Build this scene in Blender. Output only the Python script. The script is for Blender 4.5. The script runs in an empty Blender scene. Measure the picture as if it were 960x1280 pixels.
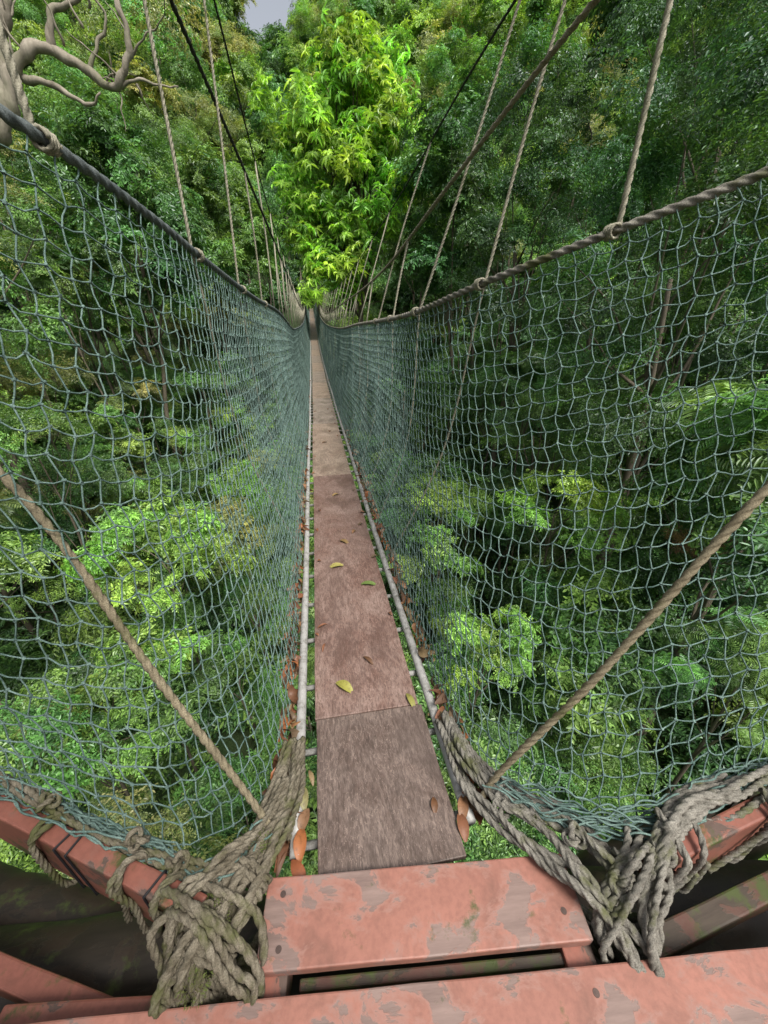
import bpy, math, random
import numpy as np
rng=np.random.default_rng(7); random.seed(7)
scene=bpy.context.scene
scene.view_settings.view_transform='Standard'
scene.view_settings.look='None'
scene.view_settings.exposure=0
COL=scene.collection

# ---------------------------------------------------------------- materials
def new_mat(name):
    m=bpy.data.materials.new(name); m.use_nodes=True
    nt=m.node_tree
    for n in list(nt.nodes): nt.nodes.remove(n)
    out=nt.nodes.new('ShaderNodeOutputMaterial')
    return m,nt,out
def N(nt,t,**k):
    n=nt.nodes.new(t)
    for a,b in k.items(): setattr(n,a,b)
    return n
def ramp(nt,fac,stops):
    r=N(nt,'ShaderNodeValToRGB')
    e=r.color_ramp.elements
    while len(e)<len(stops): e.new(0.5)
    for i,(p,c) in enumerate(stops):
        e[i].position=p; e[i].color=(c[0],c[1],c[2],1)
    nt.links.new(fac,r.inputs[0]); return r
def noise(nt,scale,detail=5,rough=.6,stretch=(1,1,1),dist=0):
    tc=N(nt,'ShaderNodeTexCoord'); mp=N(nt,'ShaderNodeMapping')
    mp.inputs['Scale'].default_value=stretch
    nt.links.new(tc.outputs['Object'],mp.inputs[0])
    n=N(nt,'ShaderNodeTexNoise'); n.inputs['Scale'].default_value=scale
    n.inputs['Detail'].default_value=detail; n.inputs['Roughness'].default_value=rough
    n.inputs['Distortion'].default_value=dist
    nt.links.new(mp.outputs[0],n.inputs['Vector']); return n.outputs[0]
def mix(nt,fac,a,b,mode='MIX'):
    m=N(nt,'ShaderNodeMix',data_type='RGBA',blend_type=mode)
    if isinstance(fac,(int,float)): m.inputs[0].default_value=fac
    else: nt.links.new(fac,m.inputs[0])
    for s,v in ((6,a),(7,b)):
        if isinstance(v,tuple): m.inputs[s].default_value=(v[0],v[1],v[2],1)
        else: nt.links.new(v,m.inputs[s])
    return m.outputs[2]
def finish(nt,out,col,rough=.7,metal=0,bump=None,bstr=.3,bdist=.005,spec=.3):
    p=N(nt,'ShaderNodeBsdfPrincipled')
    if isinstance(col,tuple): p.inputs['Base Color'].default_value=(*col,1)
    else: nt.links.new(col,p.inputs['Base Color'])
    p.inputs['Metallic'].default_value=metal
    p.inputs['Specular IOR Level'].default_value=spec
    if isinstance(rough,(int,float)): p.inputs['Roughness'].default_value=rough
    else: nt.links.new(rough,p.inputs['Roughness'])
    if bump is not None:
        b=N(nt,'ShaderNodeBump'); b.inputs['Strength'].default_value=bstr; b.inputs['Distance'].default_value=bdist
        nt.links.new(bump,b.inputs['Height']); nt.links.new(b.outputs[0],p.inputs['Normal'])
    nt.links.new(p.outputs[0],out.inputs[0])

def mat_paint(name,paint,chip,dark=1.0,thr=.56,moss=0):
    m,nt,out=new_mat(name)
    n1=noise(nt,6.5,10,.66,(1,1.5,1),.35); n2=noise(nt,70,4,.6); n3=noise(nt,14,6,.7,(.25,2.5,1)); n4=noise(nt,3,3); n6=noise(nt,9,7,.72,(1,1,1),.5)
    base=ramp(nt,n4,[(.3,tuple(c*.8*dark for c in paint)),(.7,tuple(c*1.12*dark for c in paint))]).outputs[0]
    base=mix(nt,ramp(nt,n2,[(.4,(0,0,0)),(.75,(.45,.45,.45))]).outputs[0],base,tuple(c*.5 for c in paint))
    base=mix(nt,ramp(nt,n6,[(.48,(0,0,0)),(.72,(.6,.6,.6))]).outputs[0],base,(paint[0]*.42,paint[1]*.5,paint[2]*.5))
    wood=ramp(nt,n3,[(.3,tuple(c*.5 for c in chip)),(.65,chip)]).outputs[0]
    f=ramp(nt,n1,[(thr,(0,0,0)),(thr+.012,(.9,.9,.9))]).outputs[0]
    f2=ramp(nt,n1,[(thr-.06,(0,0,0)),(thr+.0,(1,1,1))]).outputs[0]
    half=mix(nt,f2,base,tuple((a*.6+b*.4) for a,b in zip(paint,chip)))
    c=mix(nt,f,half,wood)
    if moss:
        n5=noise(nt,12,6,.7); c=mix(nt,ramp(nt,n5,[(.6-moss,(0,0,0)),(.72-moss,(1,1,1))]).outputs[0],c,(.055,.07,.02))
    ms=ramp(nt,n1,[(thr,(1,1,1)),(thr+.015,(.3,.3,.3))]).outputs[0]
    add=mix(nt,.35,ms,n3)
    finish(nt,out,c,.5,bump=add,bstr=.5,bdist=.002)
    return m
M_board=mat_paint('worn_red_paint',(.30,.132,.098),(.225,.16,.138),1,.555,-.015)
M_beam=mat_paint('red_paint_beam',(.25,.095,.068),(.11,.08,.065),1,.60,.04)
M_joist=mat_paint('mossy_joist',(.11,.05,.037),(.07,.055,.04),1,.5,.10)
M_log=mat_paint('mossy_log',(.04,.028,.019),(.035,.028,.02),1,.5,.02)
def mat_plank(name,a,b):
    m,nt,out=new_mat(name)
    g=noise(nt,6,9,.75,(2,6,1),.8); fine=noise(nt,60,6,.7,(.6,2.6,1),.3); pat=noise(nt,3.0,8,.72,(1,1.3,1),.7)
    scr=noise(nt,9,3,.8,(2.2,5,1),2.5); st=noise(nt,2.2,8,.75,(1,2,1),.8); scr2=noise(nt,16,2,.6,(.8,2.6,1),3.0)
    c=ramp(nt,g,[(.28,tuple(x*.5 for x in a)),(.5,a),(.75,b)]).outputs[0]
    c=mix(nt,ramp(nt,pat,[(.42,(0,0,0)),(.62,(.9,.9,.9))]).outputs[0],c,tuple(x*1.08 for x in b))
    c=mix(nt,ramp(nt,fine,[(.42,(.6,.6,.6)),(.56,(0,0,0))]).outputs[0],c,tuple(x*.4 for x in a))
    c=mix(nt,ramp(nt,scr,[(.585,(0,0,0)),(.61,(.6,.6,.6)),(.64,(0,0,0))]).outputs[0],c,tuple(min(1,x*1.7) for x in b))
    c=mix(nt,ramp(nt,scr2,[(.60,(0,0,0)),(.62,(.55,.55,.55)),(.64,(0,0,0))]).outputs[0],c,tuple(min(1,x*1.9) for x in b))
    c=mix(nt,ramp(nt,st,[(.5,(0,0,0)),(.60,(.6,.6,.6))]).outputs[0],c,tuple(x*.5 for x in a))
    finish(nt,out,c,.5,bump=fine,bstr=.5,bdist=.003,spec=.4)
    return m
M_planks=[mat_plank('plank_brown',(.105,.072,.058),(.195,.148,.125)),
          mat_plank('plank_redbrown',(.155,.088,.068),(.235,.165,.138)),
          mat_plank('plank_tan_skylit',(.22,.155,.115),(.32,.25,.195)),
          mat_plank('plank_grey_skylit',(.19,.145,.115),(.29,.24,.20))]
def mat_rope(name,a,b,moss=.0,mc=(.075,.08,.028)):
    m,nt,out=new_mat(name)
    n=noise(nt,22,6,.65); f=noise(nt,330,3,.6,(1,1,1)); n2=noise(nt,7,5,.7)
    c=ramp(nt,n,[(.3,a),(.7,b)]).outputs[0]
    c=mix(nt,ramp(nt,f,[(.35,(.6,.6,.6)),(.6,(0,0,0))]).outputs[0],c,tuple(x*.35 for x in a))
    if moss>0: c=mix(nt,ramp(nt,n2,[(.62-moss,(0,0,0)),(.75-moss,(.85,.85,.85))]).outputs[0],c,mc)
    finish(nt,out,c,.85,bump=f,bstr=.6,bdist=.002,spec=.15)
    return m
M_rope_tan=mat_rope('rope_tan',(.15,.125,.08),(.30,.255,.17),.07)
M_rope_grey=mat_rope('rope_grey',(.10,.092,.076),(.30,.28,.24),.10)
M_rope_mossy=mat_rope('rope_mossy',(.09,.075,.05),(.28,.245,.185),.13)
M_rope_dark=mat_rope('rope_bluegrey',(.07,.085,.085),(.17,.19,.185),.0)
M_cable=mat_rope('cable_dark',(.03,.034,.028),(.08,.083,.068),.0)
M_cable2=mat_rope('cable_brown',(.17,.145,.10),(.33,.29,.22),.0)
M_hang=mat_rope('hanger_rope',(.24,.225,.165),(.42,.39,.30),.05)
M_net=mat_rope('net_green',(.055,.10,.086),(.22,.31,.275),.0)
m,nt,out=new_mat('aluminium_pipe')
n=noise(nt,18,6,.7); 
finish(nt,out,ramp(nt,n,[(.35,(.18,.17,.15)),(.5,(.36,.35,.33)),(.8,(.45,.44,.42))]).outputs[0],.55,.2,bump=n,bstr=.15); M_pipe=m
m,nt,out=new_mat('screw_metal'); finish(nt,out,(.10,.07,.06),.5,.6); M_screw=m
m,nt,out=new_mat('black_cord'); finish(nt,out,(.012,.012,.014),.6); M_cord=m
def mat_bark(name,a,b):
    m,nt,out=new_mat(name); n=noise(nt,5,8,.7,(1,1,.35),.5); n2=noise(nt,1.5,4)
    c=ramp(nt,n,[(.3,a),(.7,b)]).outputs[0]
    c=mix(nt,ramp(nt,n2,[(.5,(0,0,0)),(.7,(.6,.6,.6))]).outputs[0],c,(.07,.09,.03))
    finish(nt,out,c,.9,bump=n,bstr=.7,bdist=.03); return m
M_bark=mat_bark('bark_brown',(.05,.04,.03),(.16,.135,.10))
M_bark_pale=mat_bark('bark_pale',(.10,.085,.06),(.34,.30,.24))
m,nt,out=new_mat('forest_floor'); n=noise(nt,.6,8,.7); n2=noise(nt,9,6,.7)
c=ramp(nt,n,[(.35,(.02,.04,.012)),(.6,(.045,.045,.02))]).outputs[0]
finish(nt,out,mix(nt,n2,c,(.03,.07,.018)),.95,bump=n2,bstr=1,bdist=.1); M_ground=m
m,nt,out=new_mat('leaf')
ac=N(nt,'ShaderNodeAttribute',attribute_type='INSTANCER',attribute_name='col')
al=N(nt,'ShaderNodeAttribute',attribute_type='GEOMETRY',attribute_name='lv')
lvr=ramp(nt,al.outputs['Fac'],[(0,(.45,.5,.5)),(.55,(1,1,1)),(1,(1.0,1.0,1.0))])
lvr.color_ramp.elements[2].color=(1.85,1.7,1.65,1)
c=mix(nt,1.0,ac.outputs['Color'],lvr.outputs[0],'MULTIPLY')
df=N(nt,'ShaderNodeBsdfDiffuse'); nt.links.new(c,df.inputs[0])
gl=N(nt,'ShaderNodeBsdfGlossy'); gl.inputs['Roughness'].default_value=.40; gl.inputs[0].default_value=(.9,.95,1,1)
m1=N(nt,'ShaderNodeMixShader'); m1.inputs[0].default_value=.055
nt.links.new(df.outputs[0],m1.inputs[1]); nt.links.new(gl.outputs[0],m1.inputs[2])
tr=N(nt,'ShaderNodeBsdfTranslucent'); tc_=mix(nt,1.0,c,(1.45,1.45,.55),'MULTIPLY'); nt.links.new(tc_,tr.inputs[0])
ms=N(nt,'ShaderNodeMixShader'); ms.inputs[0].default_value=.32
nt.links.new(m1.outputs[0],ms.inputs[1]); nt.links.new(tr.outputs[0],ms.inputs[2]); nt.links.new(ms.outputs[0],out.inputs[0]); M_leaf=m
m,nt,out=new_mat('fallen_leaf')
ac=N(nt,'ShaderNodeAttribute',attribute_type='GEOMETRY',attribute_name='lc'); nn=noise(nt,60,5,.7)
c=mix(nt,ramp(nt,nn,[(.5,(0,0,0)),(.75,(.7,.7,.7))]).outputs[0],ac.outputs['Color'],(.06,.03,.013))
finish(nt,out,c,.5,bump=nn,bstr=.2); M_fallen=m

# ---------------------------------------------------------------- helpers
def empty(name):
    o=bpy.data.objects.new(name,None); o.empty_display_size=.2; COL.objects.link(o); return o
class Bd:
    def __init__(s): s.v=[];s.f=[];s.n=0
    def add(s,V,F):
        s.v.append(np.asarray(V,float)); s.f.append(np.asarray(F,int)+s.n); s.n+=len(V)
    def build(s,name,mat,parent=None,smooth=True):
        me=bpy.data.meshes.new(name)
        V=np.concatenate(s.v); fs=[]
        for f in s.f: fs.extend(f.tolist())
        me.from_pydata(V.tolist(),[],fs); me.materials.append(mat)
        if smooth: me.polygons.foreach_set('use_smooth',[True]*len(me.polygons))
        me.update()
        o=bpy.data.objects.new(name,me); COL.objects.link(o)
        if parent: o.parent=parent
        return o
def catmull(K,n=10):
    K=np.asarray(K,float)
    P=np.vstack([2*K[0]-K[1],K,2*K[-1]-K[-2]]); out=[]
    for i in range(1,len(P)-2):
        p0,p1,p2,p3=P[i-1],P[i],P[i+1],P[i+2]
        t0=0.;t1=t0+max(1e-4,np.linalg.norm(p1-p0))**.5;t2=t1+max(1e-4,np.linalg.norm(p2-p1))**.5;t3=t2+max(1e-4,np.linalg.norm(p3-p2))**.5
        t=np.linspace(t1,t2,n,endpoint=False)[:,None]
        A1=(t1-t)/(t1-t0)*p0+(t-t0)/(t1-t0)*p1; A2=(t2-t)/(t2-t1)*p1+(t-t1)/(t2-t1)*p2; A3=(t3-t)/(t3-t2)*p2+(t-t2)/(t3-t2)*p3
        B1=(t2-t)/(t2-t0)*A1+(t-t0)/(t2-t0)*A2; B2=(t3-t)/(t3-t1)*A2+(t-t1)/(t3-t1)*A3
        out.append((t2-t)/(t2-t1)*B1+(t-t1)/(t2-t1)*B2)
    out.append(P[-2][None]); return np.vstack(out)
def resample(P,ds):
    L=np.concatenate([[0],np.cumsum(np.linalg.norm(np.diff(P,axis=0),axis=1))])
    n=max(2,int(L[-1]/ds)+1); s=np.linspace(0,L[-1],n)
    return np.stack([np.interp(s,L,P[:,k]) for k in range(3)],1),s
def frames(P):
    T=np.gradient(P,axis=0); T/=np.linalg.norm(T,axis=1)[:,None]+1e-12
    Nn=np.zeros_like(P); a=np.array([0,0,1.]) if abs(T[0,2])<.9 else np.array([1.,0,0])
    v=a-T[0]*a.dot(T[0]); v/=np.linalg.norm(v); Nn[0]=v
    for i in range(1,len(P)):
        v=Nn[i-1]-T[i]*Nn[i-1].dot(T[i]); Nn[i]=v/(np.linalg.norm(v)+1e-12)
    return T,Nn,np.cross(T,Nn)
def sweep(bd,P,R,m=8,prof=None,tw=None,cap=True):
    T,A,Bn=frames(P); n=len(P); R=np.broadcast_to(np.asarray(R,float),(n,))
    th=np.linspace(0,2*math.pi,m,endpoint=False)
    pr=np.ones(m) if prof is None else prof(th)
    tw=np.zeros(n) if tw is None else tw
    an=th[None]+tw[:,None]
    rr=R[:,None]*pr[None]
    V=P[:,None]+A[:,None]*(np.cos(an)*rr)[...,None]+Bn[:,None]*(np.sin(an)*rr)[...,None]
    i=np.arange(n-1)[:,None]; j=np.arange(m)[None]; j2=(j+1)%m
    F=np.stack([i*m+j,i*m+j2,(i+1)*m+j2,(i+1)*m+j],-1).reshape(-1,4)
    bd.add(V.reshape(-1,3),F)
    if cap:
        bd.f.append(np.array([[bd.n-m+k for k in range(m)]])); bd.f.append(np.array([[bd.n-n*m+m-1-k for k in range(m)]]))
def prof3(th):
    ph=(th+math.pi/3)%(2*math.pi/3)-math.pi/3
    return .48*np.cos(ph)+np.sqrt(.52**2-(.48*np.sin(ph))**2)
def rope(bd,keys,r,m=15,dsf=.6,pitch=8.5,sm=10,wob=.0):
    P=catmull(keys,sm)
    P,s=resample(P,r*dsf)
    if wob:
        for k in range(3): P[:,k]+=wob*np.sin(s*rng.uniform(9,30)+rng.uniform(0,6))
    sweep(bd,P,r*(1+.06*np.sin(s*23+rng.uniform(0,6))),m,prof3,2*math.pi*s/(pitch*r))
def tube(bd,keys,r,m=6,ds=.1,sm=8):
    P,s=resample(catmull(keys,sm),ds); sweep(bd,P,r,m)
def box(name,c,d,rz=0,mat=None,parent=None,bevel=.004,ry=0,rx=0,jit=0):
    x,y,z=[k/2 for k in d]
    nx=max(1,int(d[0]/.12))
    me=bpy.data.meshes.new(name)
    V=[];F=[]
    for i in range(nx+1):
        px=-x+2*x*i/nx
        for (sy,sz) in ((-1,-1),(1,-1),(1,1),(-1,1)):
            V.append((px,sy*y+random.uniform(-jit,jit),sz*z+random.uniform(-jit,jit)*.5))
    for i in range(nx):
        for k in range(4): F.append((i*4+k,i*4+(k+1)%4,(i+1)*4+(k+1)%4,(i+1)*4+k))
    F.append((3,2,1,0)); F.append(tuple(nx*4+k for k in range(4)))
    me.from_pydata(V,[],F); me.update()
    import bmesh
    b=bmesh.new(); b.from_mesh(me); bmesh.ops.recalc_face_normals(b,faces=b.faces); b.to_mesh(me); b.free()
    me.materials.append(mat)
    o=bpy.data.objects.new(name,me); COL.objects.link(o)
    o.location=c; o.rotation_euler=(rx,ry,rz)
    if bevel:
        md=o.modifiers.new('b','BEVEL'); md.width=bevel; md.segments=2; md.angle_limit=math.radians(50)
    if parent: o.parent=parent
    return o

# ---------------------------------------------------------------- bridge
def deck(y): return -.07*y+.0018*y*y
L_END=50.
bridge=empty('rope_suspension_bridge')
ys=[.47,1.0,4.0,6.7,9.4,12.1]
while ys[-1]<L_END: ys.append(ys[-1]+2.7)
rr=random.Random(3)
for i in range(len(ys)-1):
    y0,y1=ys[i]+.004,ys[i+1]-.004
    w=.43 if i==0 else .425; xo=[.010,.002][i] if i<2 else rr.uniform(-.015,.015)
    z0,z1=deck(y0),deck(y1); ln=math.hypot(y1-y0,z1-z0)
    mt=M_planks[0] if i==0 else M_planks[1] if i==1 else M_planks[2+(i%2)]  # third plank onward: paler materials, sky reflection painted into the colour
    box('plank',(xo,(y0+y1)/2,(z0+z1)/2+(.006 if i==0 else 0)),(ln,w,.018),math.pi/2,mt,bridge,.003,-math.atan2(z1-z0,y1-y0),jit=.0015)
RX=.268
pipes=Bd()
yy=np.linspace(.56,L_END,80)
for sx in (-1,1):
    P=np.stack([np.full_like(yy,sx*RX)+.004*np.sin(yy*1.3+sx),yy,deck(yy)-.002],1)
    P,s=resample(P,.2); sweep(pipes,P,.0195,14)
pipes.build('side_rails',M_pipe,bridge)
rungs=Bd()
for y in np.arange(.6,L_END,.3):
    P=np.array([[-RX,y,deck(y)-.035],[RX,y,deck(y)-.035]]); sweep(rungs,P,.013,6)
rungs.build('ladder_rungs',M_pipe,bridge)

def keys(side):
    if side<0:
        T=[(-1.9,.25,2.25),(-1.5,.6,2.1),(-1.05,.97,1.92),(-.74,1.25,1.78),(-.61,1.75,1.67),(-.557,2.1,1.595),(-.50,3.2,1.47),(-.45,4.8,1.36)]
        B=[(-2.0,1.25,.14),(-1.5,.98,.14),(-.97,.74,.14),(-.56,.60,.08),(-.36,.76,-.02),(-.31,1.15,-.06),(-.30,2.4,-.16),(-.30,4.4,deck(4.4))]
    else:
        T=[(2.2,.5,2.2),(1.75,.85,1.97),(1.25,1.25,1.75),(.95,1.476,1.63),(.65,1.88,1.49),(.50,2.44,1.377),(.47,3.6,1.30),(.46,5.2,1.22)]
        B=[(2.2,.62,.14),(1.55,.50,.14),(1.0,.44,.13),(.58,.47,.06),(.36,.70,-.02),(.31,1.2,-.07),(.30,2.6,-.17),(.30,4.8,deck(4.8))]
    for y in (8,11,15,20,25,30,35,40,45,50):
        T.append((side*.45,y,deck(y)+1.5)); B.append((side*.29,y,deck(y)))
    return np.array(T),np.array(B)
handT={}
for side in (-1,1):
    T,B=keys(side)
    Tc,Bc=catmull(T,14),catmull(B,14); handT[side]=Tc
    mid=.5*(Tc+Bc); Ls=np.concatenate([[0],np.cumsum(np.linalg.norm(np.diff(mid,axis=0),axis=1))])
    s=[0.];
    while s[-1]<Ls[-1]:
        ym=np.interp(s[-1],Ls,mid[:,1]); s.append(s[-1]+(.048 if ym<10 else .07 if ym<20 else .12))
    s=np.array(s[:-1]); n=len(s); R=31
    Ti=np.stack([np.interp(s,Ls,Tc[:,k]) for k in range(3)],1); Bi=np.stack([np.interp(s,Ls,Bc[:,k]) for k in range(3)],1)
    v=np.linspace(0,1,R+1)
    G=Bi[:,None]+(Ti-Bi)[:,None]*v[None,:,None]
    tan=np.gradient(mid,axis=0); tan=np.stack([np.interp(s,Ls,tan[:,k]) for k in range(3)],1); tan/=np.linalg.norm(tan,axis=1)[:,None]
    up=(Ti-Bi); up/=np.linalg.norm(up,axis=1)[:,None]
    nr=np.cross(tan,up)
    nr=np.where((nr[:,:1]*side)<0,-nr,nr)
    w=np.sin(math.pi*v)
    slow=.020*np.sin(s*2.1+side)[:,None]*np.sin(v*5+1)[None]+.010*np.sin(s*5.3)[:,None]*np.sin(v*9)[None]
    G+=nr[:,None]*(.05*w[None]+slow*w[None])[...,None]
    ii=np.arange(n)[:,None]; jj=np.arange(R+1)[None]
    cell=.05
    zz=(((jj%2)*2-1)*.13*cell+ .35*cell*np.sin(jj*.55+s[:,None]*1.5)*w[None]+.3*cell*np.sin(s[:,None]*4.1+jj*.21)*w[None])
    G+=tan[:,None]*(zz+rng.normal(0,.0032,(n,R+1)))[...,None]
    hz=(((ii%2)*2-1)*.12*cell+.4*cell*np.sin(s[:,None]*1.9+jj*.3)*w[None])
    G+=up[:,None]*((hz+rng.normal(0,.0032,(n,R+1)))*(w[None]>.02))[...,None]
    bd=Bd()
    def segs(A,Bq,r,m):
        d=Bq-A; ln=np.linalg.norm(d,axis=1)[:,None]+1e-9; d=d/ln
        a=np.cross(d,np.array([.3,.9,.31])); a/=np.linalg.norm(a,axis=1)[:,None]+1e-9; b=np.cross(d,a)
        th=np.arange(m)*2*math.pi/m
        ring=(a[:,None]*np.cos(th)[None,:,None]+b[:,None]*np.sin(th)[None,:,None])*r
        V=np.concatenate([A[:,None]+ring,Bq[:,None]+ring],1); k=len(A)
        base=np.arange(k)[:,None]*2*m; j=np.arange(m)[None]; j2=(j+1)%m
        F=np.stack([base+j,base+j2,base+m+j2,base+m+j],-1).reshape(-1,4)
        bd.add(V.reshape(-1,3),F)
    near=np.interp(s,Ls,mid[:,1])<6
    for msk,r,m_,sub in ((near,.0021,5,True),(~near,.0030,3,False)):
        idx=np.where(msk)[0]
        A=G[idx][:,:-1].reshape(-1,3); Bq=G[idx][:,1:].reshape(-1,3)
        idh=idx[idx<n-1]
        A2=G[idh].reshape(-1,3); B2=G[idh+1].reshape(-1,3)
        if sub:
            for a,b,dr in ((A,Bq,.002),(A2,B2,.006)):
                mm=.5*(a+b)+rng.normal(0,.002,a.shape); mm[:,2]-=dr*rng.uniform(.2,1.2,len(a))
                segs(a,mm,r,m_); segs(mm,b,r,m_)
            K=G[idx].reshape(-1,3)
            q=rng.normal(0,1,K.shape); q/=np.linalg.norm(q,axis=1)[:,None]
            segs(K-q*.0045,K+q*.0045,.0043,6)
        else:
            segs(A,Bq,r,m_); segs(A2,B2,r,m_)
    bd.build('safety_net',M_net)
    b=Bd(); P=Tc; k=np.where(P[:,1]<7)[0][-1]
    Pn,sn=resample(P[:k+1],.0095); sweep(b,Pn,.0155,15,prof3,2*math.pi*sn/.135)
    Pf,sf=resample(P[k:],.3); sweep(b,Pf,.013,6)
    b.build('handrail_rope',M_rope_dark if side<0 else M_rope_grey)

cabK={'R1':[(1.25,.1,2.75),(1.0,.9,2.42),(.8,1.58,2.2),(.743,1.88,2.117),(.65,2.46,1.95),(.6,4,1.72),(.55,8,1.5),(.5,20,1.2),(.5,35,2.0),(.5,50,3.2)],
'R2':[(1.1,.2,2.8),(.9,2.4,2.6),(.9,4.9,2.42),(.85,10.3,2.1),(.8,20,2.0),(.8,35,3.0),(.8,50,5)],
'L1':[(-.9,.1,3.3),(-.68,1.2,2.85),(-.56,2.43,2.5),(-.5,3.58,2.3),(-.45,5.8,2.05),(-.45,12,1.6),(-.45,22,1.3),(-.45,35,2.1),(-.45,50,3.2)],
'L2':[(-.6,.3,3.8),(-.52,2,3.3),(-.5,3.4,2.93),(-.5,4.8,2.6),(-.55,12,2.1),(-.7,22,2.0),(-.8,35,3.0),(-.8,50,5)]}
cab={}
for k,K in cabK.items():
    P=catmull(K,16); cab[k]=P; b=Bd()
    r=.012 if k[1]=='1' else .008
    Pn,sn=resample(P,.02 if k=='R1' else .05)
    sweep(b,Pn,r,9 if k=='R1' else 6,prof3 if k=='R1' else None,2*math.pi*sn/.12)
    b.build('suspension_cable',M_cable2 if k=='R1' else M_cable)
def at(P,y): return np.array([np.interp(y,P[:,1],P[:,0]),y,np.interp(y,P[:,1],P[:,2])])
hb=Bd()
for side,names in ((1,('R1','R2')),(-1,('L1','L2'))):
    Tc=handT[side]
    Tm=Tc[np.argmax(Tc[:,1]>1.2):]
    yl=[1.476,1.88,2.44,3.1,3.8] if side>0 else [1.35,2.08,2.9,3.8]
    while yl[-1]<48: yl.append(yl[-1]+rng.uniform(.6,.9))
    for q,y in enumerate(yl):
        h0=at(Tm,y)
        y2=y+rng.uniform(-.1,.25)
        c=at(cab[names[1]],max(.5,y2))
        if q%2==1 and y>2: c=at(cab[names[0]],y2)
        if q==0 and side>0: c=np.array([.98,1.50,3.3])
        if q==0 and side<0: c=np.array([-.80,1.5,3.6])
        if q==1 and side<0: c=np.array([-.56,2.2,3.4])
        d=np.array([side*.29,y+.28,deck(y+.28)-.02])
        r=.0105 if q==0 else .0075 if y<6 else .007 if y<15 else .009
        out=h0+np.array([side*.02,0,0])
        K=[c,.5*(c+out)+rng.normal(0,.01,3),out]
        mid=.5*(out+d)+np.array([side*.10,0,0])
        if y<4: 
            rope(hb,K,r,12,.9,8.5)
            if not (q==0): rope(hb,[out,mid,d],r*.8,9,1.2,8.5)
            t=np.linspace(0,2*math.pi*4,60); kp=h0+np.stack([.02*np.cos(t),(t/t[-1]-.5)*.05,.02*np.sin(t)],1)
            rope(hb,kp,.006,9,1,8.5,sm=2)
        else:
            tube(hb,K,r,5,.3); tube(hb,[out,mid,d],r*.8,5,.3)
            if y>6:
                c2=at(cab[names[0]],y); tube(hb,[c2,out],r*.8,5,.5)
hb.build('hanger_ropes',M_hang,bridge)

b=Bd(); rope(b,[(-1.75,1.25,2.05),(-1.25,1.1,1.5),(-.85,.98,1.06),(-.58,.79,.52),(-.35,.62,.09),(-.31,.57,.03)],.0115); b.build('diagonal_stay_rope',M_rope_tan)
b=Bd(); rope(b,[(1.5,.70,1.95),(1.15,.64,1.45),(.866,.623,1.05),(.58,.60,.52),(.33,.60,.05),(.30,.57,.0)],.0115); b.build('diagonal_stay_rope',M_rope_tan)

# ---------------------------------------------------------------- platform
plat=empty('wooden_platform')
RZ=math.radians(-5.8); ux=np.array([math.cos(RZ),math.sin(RZ),0]); uy=np.array([-math.sin(RZ),math.cos(RZ),0])
o0=np.array([.066,.376,0])
def pp(a,b,z): return tuple(o0+ux*a+uy*b+np.array([0,0,z]))
box('board_edge',pp(0,0,.012),(.82,.172,.036),RZ,M_board,plat,.004,jit=.001)
box('board_second',pp(.15,-.205,.010),(2.6,.165,.036),RZ,M_board,plat,.004,jit=.001)
for k in range(1,7): box('board_back',pp(.05,-.205-.19*k,.010),(2.6,.165,.036),RZ,M_board,plat,.004,jit=.001)
for a in (-.375,.375,1.15):
    box('joist',pp(a,-.6,-.055),(1.35,.075,.09),RZ+math.pi/2,M_beam if abs(a)<1 else M_joist,plat,.004)
box('ledger',pp(0,.045,-.07),(.70,.05,.12),RZ,M_joist,plat,.004)
box('ledger_near',pp(0.02,-.098,-.05),(.66,.022,.05),RZ,M_joist,plat,.004)
box('ledger_low',pp(0,-.14,-.20),(2.4,.06,.12),RZ,M_joist,plat,.004)
lg=Bd()
for (A_,B_,r) in (((-2.0,.62,-.45),(2.0,.20,-.42),.14),((-2.0,.30,-.62),(2.0,-.10,-.62),.18),((-1.9,.95,-.60),(-.4,.42,-.62),.12),((.55,.42,-.58),(2.1,.62,-.55),.12)):
    P,s=resample(catmull([A_,tuple(.5*(np.array(A_)+np.array(B_))+np.array([0,.02,.02])),B_],8),.05); sweep(lg,P+rng.normal(0,.004,P.shape),r*(1+.05*np.sin(s*5))*(1+rng.normal(0,.012,len(s))),18)
lg.build('support_logs',M_log,plat)
def beam(name,a,b,z0,z1,th,mat):
    a=np.array(a);b=np.array(b);d=b-a;ln=np.linalg.norm(d);ang=math.atan2(d[1],d[0]);c=(a+b)/2
    return box(name,(c[0],c[1],(z0+z1)/2),(ln,th,z1-z0),ang,mat,plat,.006,jit=.0015)
beam('kick_beam',(-.47,.435),(-1.75,1.10),-.10,.135,.05,M_beam)
beam('kick_beam_low',(-.50,.27),(-1.6,.72),-.30,-.13,.055,M_beam)
beam('kick_beam_r',(.655,.335),(1.95,.51),-.055,.135,.05,M_beam)
beam('kick_beam_low_r',(.62,.235),(1.95,.38),-.20,-.09,.055,M_joist)
beam('frame_left',(-.95,.375),(-.46,.315),-.12,-.06,.06,M_beam)
sc=Bd()
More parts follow.
